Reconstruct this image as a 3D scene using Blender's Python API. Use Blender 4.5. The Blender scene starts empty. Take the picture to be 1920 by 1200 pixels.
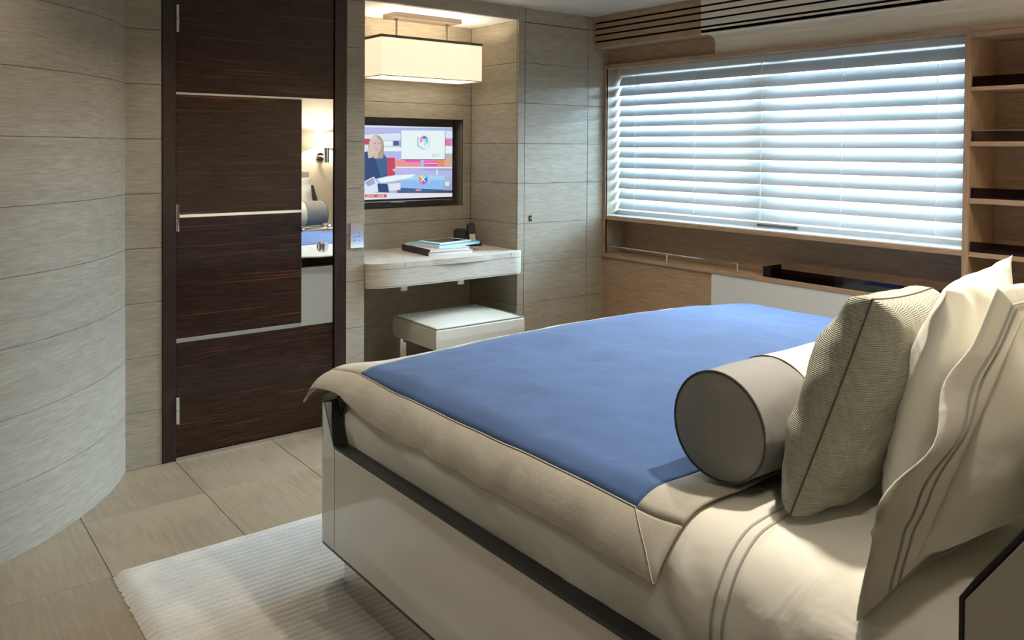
import bpy, bmesh, math, random
from mathutils import Vector, Matrix, noise
random.seed(7)
S = bpy.context.scene
C = S.collection
PI = math.pi

# ------------------------------------------------------------------ camera
F_PX, YAW, PITCH, ROLL, CY, CAM_H = 1544.8, 0.6592, 0.0191, 0.0068, 307.63, 1.331
fwd = Vector((math.sin(YAW)*math.cos(PITCH), math.cos(YAW)*math.cos(PITCH), -math.sin(PITCH)))
rgt = Vector((math.cos(YAW), -math.sin(YAW), 0)); up = rgt.cross(fwd)
r2 = math.cos(ROLL)*rgt + math.sin(ROLL)*up
u2 = -math.sin(ROLL)*rgt + math.cos(ROLL)*up
cam = bpy.data.cameras.new('camera'); camo = bpy.data.objects.new('camera', cam); C.objects.link(camo)
camo.matrix_world = Matrix(((r2.x, u2.x, -fwd.x, 0), (r2.y, u2.y, -fwd.y, 0), (r2.z, u2.z, -fwd.z, CAM_H), (0, 0, 0, 1)))
cam.sensor_width = 36; cam.sensor_fit = 'HORIZONTAL'; cam.lens = F_PX*36/1920
cam.shift_y = (CY-600)/1920; cam.clip_start = .02
S.camera = camo

# ------------------------------------------------------------------ world, lights, exposure
W = bpy.data.worlds.new('sky'); S.world = W; W.use_nodes = True
bg = W.node_tree.nodes['Background']; bg.inputs[0].default_value = (.72, .86, 1, 1); bg.inputs[1].default_value = 3.0
S.view_settings.view_transform = 'Standard'; S.view_settings.look = 'None'
S.view_settings.gamma = 1; S.view_settings.exposure = 0.82; S.view_settings.use_curve_mapping = False

def light(name, kind, loc, target, energy, color, size=.1, size_y=None, spot=None, blend=.5):
    l = bpy.data.lights.new(name, kind); o = bpy.data.objects.new(name, l); C.objects.link(o)
    o.location = loc; l.energy = energy; l.color = color
    if kind == 'AREA':
        l.size = size
        if size_y: l.shape = 'RECTANGLE'; l.size_y = size_y
    elif kind == 'SUN': l.angle = size
    else: l.shadow_soft_size = size
    if spot: l.spot_size = math.radians(spot); l.spot_blend = blend
    d = Vector(target)-Vector(loc)
    o.rotation_euler = d.to_track_quat('-Z', 'Y').to_euler()
    return o
COOL = (.54, .77, 1.0); WARM = (1.0, .90, .76)
# open sky in front of the window
light('sky_light', 'AREA', (7.6, 1.9, 3.7), (3.6, 2.5, 1.35), 4800, COOL, 4.5, 3.8)
# recessed ceiling spots, plus unseen ones added to brighten left wall and soffit
for i, (x, y, e) in enumerate(((2.05, 1.6, 34), (.25, 2.3, 9), (2.35, 2.95, 14), (1.25, 3.0, 17), (2.95, 2.5, 12), (2.95, 1.2, 12), (1.7, .85, 56), (2.7, .6, 30), (.9, .35, 9), (.45, 2.7, 5))):
    light('ceiling_and_fill_spot', 'SPOT', (x, y, 2.10), (x, y, 0), e, WARM, .035, None, 130, .8)

# ------------------------------------------------------------------ materials
MATS = {}
def nodes(name):
    m = bpy.data.materials.new(name); m.use_nodes = True; MATS[name] = m
    nt = m.node_tree; return m, nt, nt.nodes['Principled BSDF'], nt.nodes.new, nt.links.new
def setp(b, col=None, rough=None, metal=None, spec=None, coat=None):
    if col: b.inputs['Base Color'].default_value = (*col, 1)
    if rough is not None: b.inputs['Roughness'].default_value = rough
    if metal is not None: b.inputs['Metallic'].default_value = metal
    if spec is not None: b.inputs['Specular IOR Level'].default_value = spec
    if coat is not None: b.inputs['Coat Weight'].default_value = coat; b.inputs['Coat Roughness'].default_value = .04
def plain(name, col, rough=.5, metal=0, spec=.5, coat=None):
    m, nt, b, N, L = nodes(name); setp(b, col, rough, metal, spec, coat); return m
def emit(name, col, s):
    m, nt, b, N, L = nodes(name); setp(b, (0, 0, 0), .4)
    b.inputs['Emission Color'].default_value = (*col, 1); b.inputs['Emission Strength'].default_value = s; return m
def coords(nt, N, L, scale):
    tc = N('ShaderNodeTexCoord'); mp = N('ShaderNodeMapping'); mp.inputs['Scale'].default_value = scale
    L(tc.outputs['Object'], mp.inputs['Vector']); return mp.outputs[0]
def grain(name, c_dark, c_mid, c_light, axis='z', rough=.5, fine=1.0, bump=.15, coat=None, streak=None, spec=.4):
    """wood with long fine grain; axis = the direction across the grain"""
    m, nt, b, N, L = nodes(name)
    sc = {'z': (13*fine, 13*fine, 150*fine), 'x': (150*fine, 13, 13), 'y': (13, 150*fine, 13), 'h': (140*fine, 140*fine, 12)}[axis]
    n1 = N('ShaderNodeTexNoise'); n1.inputs['Scale'].default_value = 1; n1.inputs['Detail'].default_value = 6; n1.inputs['Roughness'].default_value = .62
    L(coords(nt, N, L, sc), n1.inputs['Vector'])
    r = N('ShaderNodeValToRGB'); e = r.color_ramp.elements
    e[0].position = .30; e[0].color = (*c_dark, 1); e[1].position = .72; e[1].color = (*c_light, 1)
    k = e.new(.5); k.color = (*c_mid, 1)
    L(n1.outputs['Fac'], r.inputs['Fac'])
    col = r.outputs[0]
    n2 = N('ShaderNodeTexNoise'); n2.inputs['Scale'].default_value = 1; n2.inputs['Detail'].default_value = 3
    L(coords(nt, N, L, tuple(max(1.2, s*.12) if s > 50 else 1.2 for s in sc)), n2.inputs['Vector'])
    mx = N('ShaderNodeMix'); mx.data_type = 'RGBA'; mx.blend_type = 'MULTIPLY'; mx.inputs['Factor'].default_value = .35
    L(col, mx.inputs[6]); L(n2.outputs['Color'], mx.inputs[7])
    hs = N('ShaderNodeMix'); hs.data_type = 'RGBA'; hs.blend_type = 'MIX'; hs.inputs['Factor'].default_value = .5
    # brightness-only broad variation
    bw = N('ShaderNodeMapRange'); bw.inputs['From Min'].default_value = .3; bw.inputs['From Max'].default_value = .7
    bw.inputs['To Min'].default_value = .93; bw.inputs['To Max'].default_value = 1.06
    L(n2.outputs['Fac'], bw.inputs['Value'])
    mul = N('ShaderNodeVectorMath'); mul.operation = 'SCALE'; L(col, mul.inputs[0]); L(bw.outputs[0], mul.inputs['Scale'])
    col = mul.outputs[0]
    if streak:
        n3 = N('ShaderNodeTexNoise'); n3.inputs['Scale'].default_value = 1; n3.inputs['Detail'].default_value = 4
        L(coords(nt, N, L, tuple(s*1.3 if s > 50 else 1.6 for s in sc)), n3.inputs['Vector'])
        r3 = N('ShaderNodeValToRGB'); r3.color_ramp.elements[0].position = .60; r3.color_ramp.elements[1].position = .72
        L(n3.outputs['Fac'], r3.inputs['Fac'])
        m3 = N('ShaderNodeMix'); m3.data_type = 'RGBA'; L(r3.outputs[0], m3.inputs['Factor']); L(col, m3.inputs[6]); m3.inputs[7].default_value = (*streak, 1)
        col = m3.outputs[2]
    L(col, b.inputs['Base Color'])
    bp = N('ShaderNodeBump'); bp.inputs['Strength'].default_value = bump; bp.inputs['Distance'].default_value = .002
    L(n1.outputs['Fac'], bp.inputs['Height']); L(bp.outputs[0], b.inputs['Normal'])
    setp(b, None, rough, 0, spec, coat); nt.nodes.remove(mx); nt.nodes.remove(hs)
    return m
def cloth(name, col, rough=.9, scale=600, bump=.2, var=.12, wr=0.0, rib=None, sheen=.2):
    m, nt, b, N, L = nodes(name)
    n1 = N('ShaderNodeTexNoise'); n1.inputs['Scale'].default_value = scale; n1.inputs['Detail'].default_value = 2
    tc = N('ShaderNodeTexCoord'); L(tc.outputs['Object'], n1.inputs['Vector'])
    n2 = N('ShaderNodeTexNoise'); n2.inputs['Scale'].default_value = 9; n2.inputs['Detail'].default_value = 4; L(tc.outputs['Object'], n2.inputs['Vector'])
    ad = N('ShaderNodeMath'); ad.operation = 'ADD'; L(n1.outputs['Fac'], ad.inputs[0]); L(n2.outputs['Fac'], ad.inputs[1])
    mr = N('ShaderNodeMapRange'); mr.inputs['From Min'].default_value = .6; mr.inputs['From Max'].default_value = 1.4
    mr.inputs['To Min'].default_value = 1-var; mr.inputs['To Max'].default_value = 1+var; L(ad.outputs[0], mr.inputs['Value'])
    sc = N('ShaderNodeVectorMath'); sc.operation = 'SCALE'; sc.inputs[0].default_value = col; L(mr.outputs[0], sc.inputs['Scale'])
    L(sc.outputs[0], b.inputs['Base Color'])
    h = n1.outputs['Fac']; dist = .0008
    if rib:
        wv = N('ShaderNodeTexWave'); wv.bands_direction = 'Z'; wv.inputs['Scale'].default_value = rib; wv.inputs['Distortion'].default_value = .6; wv.inputs['Detail'].default_value = 1
        L(tc.outputs['Object'], wv.inputs['Vector']); h = wv.outputs['Fac']; dist = .0022
    bp = N('ShaderNodeBump'); bp.inputs['Strength'].default_value = bump; bp.inputs['Distance'].default_value = dist
    L(h, bp.inputs['Height'])
    last = bp
    if wr:
        n4 = N('ShaderNodeTexNoise'); n4.inputs['Scale'].default_value = 7; n4.inputs['Detail'].default_value = 3; n4.inputs['Distortion'].default_value = .8
        L(tc.outputs['Object'], n4.inputs['Vector'])
        b2 = N('ShaderNodeBump'); b2.inputs['Strength'].default_value = wr; b2.inputs['Distance'].default_value = .03
        L(n4.outputs['Fac'], b2.inputs['Height']); L(bp.outputs[0], b2.inputs['Normal']); last = b2
    L(last.outputs[0], b.inputs['Normal'])
    setp(b, None, rough, 0, .25); b.inputs['Sheen Weight'].default_value = sheen; b.inputs['Sheen Roughness'].default_value = .5
    return m

limed = grain('limed_oak', (.268, .225, .166), (.332, .284, .216), (.398, .348, .274), 'z', .55)
limed_v = grain('limed_oak_upright', (.268, .225, .166), (.332, .284, .216), (.398, .348, .274), 'h', .55)
tan_h = grain('tan_oak', (.285, .185, .112), (.375, .252, .160), (.45, .315, .210), 'z', .5)
tan_v = grain('tan_oak_upright', (.285, .185, .112), (.375, .252, .160), (.45, .315, .210), 'h', .5)
desk_m = grain('bleached_oak', (.40, .355, .29), (.50, .455, .385), (.58, .535, .465), 'z', .42, bump=.08)
desk_top_m = grain('bleached_oak_flat', (.40, .355, .29), (.50, .455, .385), (.58, .535, .465), 'y', .42, bump=.08)
ebony = grain('ebony_veneer', (.011, .0048, .0028), (.023, .0092, .0045), (.042, .0175, .0078), 'z', .22, .75, .03, .08, (.13, .044, .017), .3)
ebony_v = grain('ebony_upright', (.014, .007, .0055), (.026, .013, .009), (.040, .020, .013), 'h', .28, .8, .03, .1)
gap_m = plain('shadow_gap', (.02, .017, .014), .8)
chrome = plain('chrome', (.80, .80, .80), .10, 1)
steel = plain('brushed_steel', (.62, .60, .57), .28, 1)
bronze = plain('bronze_metal', (.30, .245, .20), .38, 1)
mirror_m = plain('mirror_glass', (.92, .93, .92), .008, 1)
lacquer = plain('white_lacquer', (.60, .575, .52), .06, 0, .55, .8)
white_panel = plain('white_panel', (.62, .64, .65), .28, 0, .5)
black_trim = plain('black_wood_trim', (.012, .011, .012), .35)
black_plastic = plain('black_plastic', (.012, .012, .015), .35)
dark_hole = plain('vent_dark', (.004, .004, .004), .9, 0, .1)
cream_paint = plain('cream_paint', (.74, .67, .55), .5)
ceil_paint = plain('ceiling_paint', (.62, .58, .51), .35, 0, .4)
white_paint = plain('white_paint', (.78, .76, .72), .5)
slat_m = None
def make_slat():
    m, nt, b, N, L = nodes('blind_slat'); setp(b, (.54, .56, .56), .35, 0, .4)
    t = N('ShaderNodeBsdfTranslucent'); t.inputs[0].default_value = (.62, .70, .76, 1)
    mx = N('ShaderNodeMixShader'); mx.inputs[0].default_value = .10
    L(b.outputs[0], mx.inputs[1]); L(t.outputs[0], mx.inputs[2]); L(mx.outputs[0], nt.nodes['Material Output'].inputs[0]); return m
slat_m = make_slat()
def make_glass(name, tint, refl=.06, rough=.0):
    m, nt, b, N, L = nodes(name)
    t = N('ShaderNodeBsdfTransparent'); t.inputs[0].default_value = (*tint, 1)
    g = N('ShaderNodeBsdfGlossy'); g.inputs['Roughness'].default_value = rough
    fr = N('ShaderNodeFresnel'); fr.inputs[0].default_value = 1.45
    mx = N('ShaderNodeMixShader'); L(fr.outputs[0], mx.inputs[0]); L(t.outputs[0], mx.inputs[1]); L(g.outputs[0], mx.inputs[2])
    L(mx.outputs[0], nt.nodes['Material Output'].inputs[0]); return m
glass = make_glass('window_glass', (.96, .98, .98))
acrylic = make_glass('smoked_acrylic', (.26, .18, .24))
clear_acrylic = make_glass('clear_acrylic', (.55, .50, .50))
blue_cloth = cloth('blue_wool', (.047, .093, .215), .95, 500, .3, .16, .12, sheen=.12)
tan_cloth = cloth('taupe_suede', (.42, .385, .315), .92, 300, .2, .16, .15, sheen=.2)
sheet_cloth = cloth('cream_cotton', (.78, .75, .66), .8, 900, .08, .03, .25, sheen=.1)
sham_cloth = cloth('white_cotton', (.74, .72, .64), .8, 900, .08, .03, .35, sheen=.1)
olive_cloth = cloth('ribbed_olive', (.36, .355, .27), .62, 500, .9, .08, .25, rib=105, sheen=.3)
bolster_grey = cloth('grey_velvet', (.235, .225, .205), .7, 400, .1, .07, .1, sheen=.25)
bolster_cream = cloth('cream_velvet', (.70, .63, .48), .8, 400, .1, .05, .1, sheen=.2)
piping_m = plain('dark_piping', (.07, .065, .055), .8)
stitch_m = plain('grey_stitching', (.42, .43, .38), .8)
leather = plain('cream_leather', (.56, .525, .44), .42, 0, .45)
rug_m = cloth('ivory_wool', (.52, .50, .45), 1.0, 220, .8, .18, 0, sheen=.3)
def make_tile():
    m, nt, b, N, L = nodes('beige_tile')
    tc = N('ShaderNodeTexCoord'); info = N('ShaderNodeObjectInfo')
    ad = N('ShaderNodeVectorMath'); ad.operation = 'ADD'; L(tc.outputs['Object'], ad.inputs[0])
    mu = N('ShaderNodeVectorMath'); mu.operation = 'SCALE'; mu.inputs[0].default_value = (17, 31, 5); L(info.outputs['Random'], mu.inputs['Scale']); L(mu.outputs[0], ad.inputs[1])
    mp = N('ShaderNodeMapping'); mp.inputs['Scale'].default_value = (90, 7, 1); L(ad.outputs[0], mp.inputs['Vector'])
    n1 = N('ShaderNodeTexNoise'); n1.inputs['Scale'].default_value = 1; n1.inputs['Detail'].default_value = 5; L(mp.outputs[0], n1.inputs['Vector'])
    n2 = N('ShaderNodeTexNoise'); n2.inputs['Scale'].default_value = 3; n2.inputs['Detail'].default_value = 5; L(ad.outputs[0], n2.inputs['Vector'])
    a2 = N('ShaderNodeMath'); a2.operation = 'ADD'; L(n1.outputs['Fac'], a2.inputs[0]); L(n2.outputs['Fac'], a2.inputs[1])
    a3 = N('ShaderNodeMath'); a3.operation = 'MULTIPLY_ADD'; L(info.outputs['Random'], a3.inputs[0]); a3.inputs[1].default_value = .22; L(a2.outputs[0], a3.inputs[2])
    r = N('ShaderNodeValToRGB'); r.color_ramp.elements[0].position = .75; r.color_ramp.elements[0].color = (.235, .182, .118, 1)
    r.color_ramp.elements[1].position = 1.0; r.color_ramp.elements[1].color = (.295, .233, .155, 1)
    mr = N('ShaderNodeMath'); mr.operation = 'MULTIPLY'; mr.inputs[1].default_value = .8; L(a3.outputs[0], mr.inputs[0])
    L(mr.outputs[0], r.inputs['Fac']); L(r.outputs[0], b.inputs['Base Color'])
    bp = N('ShaderNodeBump'); bp.inputs['Strength'].default_value = .12; bp.inputs['Distance'].default_value = .002; L(n1.outputs['Fac'], bp.inputs['Height']); L(bp.outputs[0], b.inputs['Normal'])
    setp(b, None, .38, 0, .4); return m
tile_m = make_tile()

# ------------------------------------------------------------------ mesh helpers
class MB:
    def __init__(s): s.v = []; s.f = []; s.mi = []
    def add(s, v, f, mi=0):
        o = len(s.v); s.v += [tuple(p) for p in v]; s.f += [[i+o for i in q] for q in f]; s.mi += [mi]*len(f); return s
    def box(s, a, b, mi=0):
        (x0, y0, z0), (x1, y1, z1) = a, b
        x0, x1 = min(x0, x1), max(x0, x1); y0, y1 = min(y0, y1), max(y0, y1); z0, z1 = min(z0, z1), max(z0, z1)
        return s.add([(x0,y0,z0),(x1,y0,z0),(x1,y1,z0),(x0,y1,z0),(x0,y0,z1),(x1,y0,z1),(x1,y1,z1),(x0,y1,z1)],
                     [(0,3,2,1),(4,5,6,7),(0,1,5,4),(1,2,6,5),(2,3,7,6),(3,0,4,7)], mi)
    def prism(s, pts, ax, lo, hi, mi=0):
        """polygon pts (2D) extruded along axis ax from lo to hi"""
        def P(p, h): return {0: (h, p[0], p[1]), 1: (p[0], h, p[1]), 2: (p[0], p[1], h)}[ax]
        n = len(pts); v = [P(p, lo) for p in pts]+[P(p, hi) for p in pts]
        f = [list(range(n))[::-1], list(range(n, 2*n))]+[(i, (i+1) % n, n+(i+1) % n, n+i) for i in range(n)]
        return s.add(v, f, mi)
    def tube(s, pts, r, n=8, mi=0, caps=True):
        pts = [Vector(p) for p in pts]; v = []; f = []
        for i, p in enumerate(pts):
            d = (pts[min(i+1, len(pts)-1)]-pts[max(i-1, 0)]).normalized()
            a = d.cross(Vector((0, 0, 1)));
            if a.length < .05: a = d.cross(Vector((0, 1, 0)))
            a.normalize(); b = d.cross(a)
            v += [p+r*(math.cos(2*PI*k/n)*a+math.sin(2*PI*k/n)*b) for k in range(n)]
        for i in range(len(pts)-1):
            f += [(i*n+k, i*n+(k+1) % n, (i+1)*n+(k+1) % n, (i+1)*n+k) for k in range(n)]
        if caps: f += [list(range(n))[::-1], [(len(pts)-1)*n+k for k in range(n)]]
        return s.add(v, f, mi)
    def grid(s, fn, nu, nv, mi=0, closed_u=False):
        v = [fn(i/nu, j/nv) for j in range(nv+1) for i in range(nu+1)]
        f = [(j*(nu+1)+i, j*(nu+1)+i+1, (j+1)*(nu+1)+i+1, (j+1)*(nu+1)+i) for j in range(nv) for i in range(nu)]
        return s.add(v, f, mi)
def setp3(o, parent):
    if parent: o.parent = parent; o.location = -parent.location if parent.type == 'EMPTY' else Vector((0, 0, 0))
def build(name, mb, mat, parent=None, bevel=0, seg=2, smooth=False, solid=0, subsurf=0, offset=-1):
    me = bpy.data.meshes.new(name); me.from_pydata(mb.v, [], mb.f); me.validate()
    mats = mat if isinstance(mat, (list, tuple)) else [mat]
    for m in mats: me.materials.append(m)
    if len(mats) > 1:
        for p, k in zip(me.polygons, mb.mi): p.material_index = k
    bm = bmesh.new(); bm.from_mesh(me)
    bmesh.ops.remove_doubles(bm, verts=bm.verts, dist=1e-6)
    bmesh.ops.recalc_face_normals(bm, faces=bm.faces)
    if bevel:
        es = [e for e in bm.edges if len(e.link_faces) == 2 and e.calc_face_angle(0) > .5]
        bmesh.ops.bevel(bm, geom=es, offset=bevel, segments=seg, profile=.6, affect='EDGES', clamp_overlap=True)
    bm.to_mesh(me); bm.free()
    if smooth:
        for p in me.polygons: p.use_smooth = True
    o = bpy.data.objects.new(name, me); C.objects.link(o); setp3(o, parent)
    if solid:
        md = o.modifiers.new('solid', 'SOLIDIFY'); md.thickness = solid; md.offset = offset
    if subsurf:
        md = o.modifiers.new('sub', 'SUBSURF'); md.levels = md.render_levels = subsurf
    return o
def bx(name, a, b, mat, parent=None, bevel=.0015, seg=2): return build(name, MB().box(a, b), mat, parent, bevel, seg)
def tag(o, label, cat=None, group=None, kind=None):
    o['label'] = label
    if cat: o['category'] = cat
    if group: o['group'] = group
    if kind: o['kind'] = kind
    return o
def empty(name, loc, label, cat, group=None, kind=None):
    o = bpy.data.objects.new(name, None); C.objects.link(o); o.location = loc; o.empty_display_size = .1
    return tag(o, label, cat, group, kind)
def smoothstep(a, b, x):
    t = max(0, min(1, (x-a)/(b-a))); return t*t*(3-2*t)
def nz(x, y, z): return noise.noise(Vector((x, y, z)))

# ------------------------------------------------------------------ dimensions
YB = 3.6            # face of the door wall
YN = 4.055          # back of the desk niche
XW = 3.487          # face of the window wall
ZC = 2.115          # ceiling
NX0, NX1, NZ = 1.885, 2.83, 2.043   # niche opening
ROW, ROW0 = .2253, .0073
SEAMS = [ROW0+ROW*k for k in range(0, 10)]
def rows(z0, z1):
    zs = [z0]+[z for z in SEAMS if z0+.01 < z < z1-.01]+[z1]
    return list(zip(zs[:-1], zs[1:]))
G = .0009
def planks_y(parent, x0, x1, z0, z1, y, mat=limed, t=.012, name='plank'):
    """horizontal planks on a wall that faces -Y with its face at y"""
    for a, b in rows(z0, z1): bx(name, (x0+G, y, a+G), (x1-G, y+t, b-G), mat, parent, .0008, 1)
def planks_x(parent, y0, y1, z0, z1, x, sgn, mat=limed, t=.012, name='plank'):
    for a, b in rows(z0, z1): bx(name, (x, y0+G, a+G), (x+sgn*t, y1-G, b-G), mat, parent, .0008, 1)

# ------------------------------------------------------------------ floor
fl = bx('floor', (-1.1, -1.3, -.06), (3.8, 4.2, -.004), plain('grout', (.16, .13, .09), .9), None, 0)
tag(fl, 'floor of square beige tiles in a straight grid', 'floor', None, 'structure')
tm = None
for i in range(-4, 8):
    for j in range(-9, 4):
        cx, cy = .575+.4225*(i+.5), 2.745+.45*(j+.5)
        if not (-1.1 < cx < 3.8 and -1.3 < cy < 4.2): continue
        if tm is None:
            o = build('tile', MB().box((-.2103, -.2241, -.012), (.2103, .2241, 0)), tile_m, fl, .001, 1); tm = o.data
        else:
            o = bpy.data.objects.new('tile', tm); C.objects.link(o); o.parent = fl
        o.location = (cx, cy, 0)

# ------------------------------------------------------------------ ceiling
ce = bx('ceiling', (-1.1, -1.3, ZC), (3.8, 3.66, ZC+.05), ceil_paint, None, 0)
tag(ce, 'pale painted ceiling over the whole cabin', 'ceiling', None, 'structure')

# ------------------------------------------------------------------ door wall (wall_back)
wb = build('wall_back', MB().box((.6, YB+.012, 0), (.948, YB+.1, ZC)).box((.948, YB+.012, 2.06), (1.786, YB+.1, ZC)).box((1.786, YB+.012, 0), (NX0-.013, YN+.2, ZC))
    .box((NX0-.013, YB+.012, NZ+.02), (NX1+.013, YN+.2, ZC)).box((NX0-.013, YN+.15, 0), (NX1+.013, YN+.2, NZ+.02)).box((NX0-.013, YN+.012, .0), (NX1+.013, YN+.15, .98))
    .box((NX0-.013, YN+.012, 1.5), (NX1+.013, YN+.15, NZ+.02)).box((NX1+.013, YB+.02, 0), (3.88, YN+.2, ZC)), gap_m)
tag(wb, 'door wall clad in limed oak planks around the desk niche', 'wall', None, 'structure')
planks_y(wb, .70, .948, 0, ZC, YB)
planks_y(wb, 1.786, NX0, 0, ZC, YB)
planks_y(wb, .948, 1.786, 2.06, ZC, YB)
bx('header_board', (NX0+G, YB, NZ+.002), (NX1-G, YB+.012, ZC-G), limed, wb)
planks_y(wb, NX1, 2.877, 0, ZC, YB)
planks_y(wb, 3.357, 3.56, 0, ZC, YB)
bx('header_board', (2.877+G, YB, 2.037), (3.357-G, YB+.012, ZC-G), limed, wb)
# niche interior
planks_x(wb, YB+.013, YN, 0, NZ, NX1, 1)
planks_x(wb, YB+.013, YN, 0, NZ, NX0, -1)
RX0, RX1, RZ0, RZ1 = 1.94, 2.774, .988, 1.498      # television recess
for a, b in rows(.62, NZ):
    if b <= RZ0 or a >= RZ1: bx('plank', (NX0+G, YN, a+G), (NX1-G, YN+.012, b-G), limed, wb, .0008, 1)
    else:
        bx('plank', (NX0+G, YN, a+G), (RX0, YN+.012, b-G), limed, wb, .0008, 1)
        bx('plank', (RX1, YN, a+G), (NX1-G, YN+.012, b-G), limed, wb, .0008, 1)
        if a < RZ0: bx('plank', (RX0+G, YN, a+G), (RX1-G, YN+.012, RZ0), limed, wb, .0008, 1)
        if b > RZ1: bx('plank', (RX0+G, YN, RZ1), (RX1-G, YN+.012, b-G), limed, wb, .0008, 1)
for x0, x1 in ((NX0, 2.10), (2.10, 2.499), (2.499, NX1)):
    bx('kneehole_panel', (x0+.0015, YN, .005), (x1-.0015, YN+.012, .618), limed, wb, .001, 1)
bx('niche_ceiling', (NX0, YB+.013, NZ), (NX1, YN, NZ+.02), white_paint, wb, 0)
rb = MB().box((RX0, YN+.118, RZ0), (RX1, YN+.14, RZ1)).box((RX0-.012, YN+.004, RZ0), (RX0, YN+.14, RZ1)).box((RX1, YN+.004, RZ0), (RX1+.012, YN+.14, RZ1))
rb.box((RX0, YN+.004, RZ0-.012), (RX1, YN+.14, RZ0)).box((RX0, YN+.004, RZ1), (RX1, YN+.14, RZ1+.012))
build('recess_lining', rb, plain('recess_brown', (.20, .16, .135), .5), wb, 0)

# curved wall on the left
CCX, CCY, CR = -.3525, 4.097, 1.2595
A0, A1 = math.asin((YB+.01-CCY)/CR), -PI/2
def arc(r, n=40):
    return [(CCX+r*math.cos(A0+(A1-A0)*k/n), CCY+r*math.sin(A0+(A1-A0)*k/n)) for k in range(n+1)]
wl = MB()
pts = arc(CR-.013)+[(-1.1, CCY-CR+.013), (-1.1, CCY-CR+.10)]+arc(CR-.10)[::-1]
wl.prism(pts, 2, 0, ZC); wlo = build('wall_left', wl, gap_m)
tag(wlo, 'curved convex wall of limed oak planks beside the door', 'wall', None, 'structure')
for a, b in rows(0, ZC):
    m = MB(); po = arc(CR); pi_ = arc(CR-.012)
    m.prism(po+pi_[::-1], 2, a+G, b-G)
    build('plank', m, limed, wlo, 0)
    bx('plank', (-1.1, CCY-CR, a+G), (CCX-G, CCY-CR+.012, b-G), limed, wlo, .0008, 1)
# unseen walls behind the photographer
ws = bx('wall_side', (-1.2, -1.3, 0), (-1.1, CCY-CR+.1, ZC), cream_paint, None, 0); tag(ws, 'plain cream wall far left of the bed', 'wall', None, 'structure')
we = bx('wall_entrance', (-1.1, -1.4, 0), (.95, -1.3, ZC), cream_paint, None, 0); tag(we, 'plain cream wall at the end of the entrance passage', 'wall', None, 'structure')
wf = MB().box((.95, .0, 0), (3.8, .08, ZC)).box((.95, -1.3, 0), (1.0, 0, ZC)); wf = build('wall_front', wf, plain('head_wall_cream', (.62, .56, .45), .45))
tag(wf, 'cream wall behind the headboard', 'wall', None, 'structure')

# ------------------------------------------------------------------ entrance door
d1 = empty('door_1', (1.364, YB, 0), 'dark ebony door with steel inlay strips and a mirror panel', 'door', None, 'structure')
fr = MB().box((.948, YB-.006, 0), (1.002, YB+.07, 2.07)).box((1.725, YB-.006, 0), (1.786, YB+.07, 2.07)).box((1.002, YB-.006, 2.03), (1.725, YB+.07, 2.07))
fr.box((.99, YB+.05, 0), (1.74, YB+.08, 2.05)); build('door_frame', fr, ebony_v, d1, .002)
YD = YB+.004
LX0, LX1, MX = 1.005, 1.7215, 1.562
bx('door_panel', (LX0, YD, 1.558), (LX1, YD+.04, 2.026), ebony, d1, .0012)
bx('door_panel', (LX0, YD, 1.041), (MX-.001, YD+.04, 1.549), ebony, d1, .0012)
bx('door_panel', (LX0, YD, .516), (MX-.001, YD+.04, 1.028), ebony, d1, .0012)
bx('door_panel', (LX0, YD, .016), (LX1, YD+.04, .498), ebony, d1, .0012)
bx('steel_strip', (LX0, YD-.001, 1.549), (MX, YD+.03, 1.558), steel, d1, .0006, 1)
bx('steel_strip', (LX0+.012, YD-.001, 1.028), (MX, YD+.03, 1.041), chrome, d1, .0006, 1)
bx('steel_strip', (LX0, YD-.001, .498), (MX, YD+.03, .516), steel, d1, .0006, 1)
bx('mirror_panel', (MX+.0005, YD+.001, .4985), (LX1-.001, YD+.03, 1.5575), mirror_m, d1, .0008, 1)
bx('threshold', (1.002, YB-.004, .0), (1.725, YB+.05, .013), steel, d1, .001)
for z in (1.865, 1.029, .215):
    h = MB().tube([(1.008, YB-.008, z-.057), (1.008, YB-.008, z-.001)], .0075, 12).tube([(1.008, YB-.008, z+.001), (1.008, YB-.008, z+.057)], .0075, 12)
    build('hinge', h, chrome, d1, 0, smooth=False)
# lever handle and thumb turn
hd = MB().tube([(1.685, YD, .952), (1.685, YD-.008, .952)], .022, 24).tube([(1.685, YD-.006, .952), (1.685, YD-.045, .952)], .008, 12)
hd.tube([(1.692, YD-.045, .952), (1.66, YD-.048, .952), (1.60, YD-.048, .951), (1.545, YD-.046, .950)], .0075, 12)
build('lever_handle', hd, chrome, d1, .001, 1, True)
kn = MB().tube([(1.668, YD, .862), (1.668, YD-.007, .862)], .027, 28).tube([(1.668, YD-.006, .862), (1.668, YD-.022, .862)], .010, 16)
kn.box((1.660, YD-.036, .843), (1.676, YD-.020, .881)); build('thumb_turn', kn, chrome, d1, .0015, 2)

# ------------------------------------------------------------------ wardrobe door
d2 = empty('door_2', (3.117, YB, 0), 'flush limed oak wardrobe door with a small black lock', 'door', None, 'structure')
for a, b in rows(.02, 2.035): bx('plank', (2.877+.0018, YB, a+G), (3.357-.0018, YB+.012, b-(.0018 if b > 2 else G)), limed, d2, .0008, 1)
lk = bx('lock_plate', (2.912, YB-.003, .922), (2.933, YB+.004, .954), black_plastic, d2, .001)
build('lock_ring', MB().tube([(2.9225, YB-.003, .938), (2.9225, YB-.005, .938)], .0065, 16), steel, lk, 0)

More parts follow.
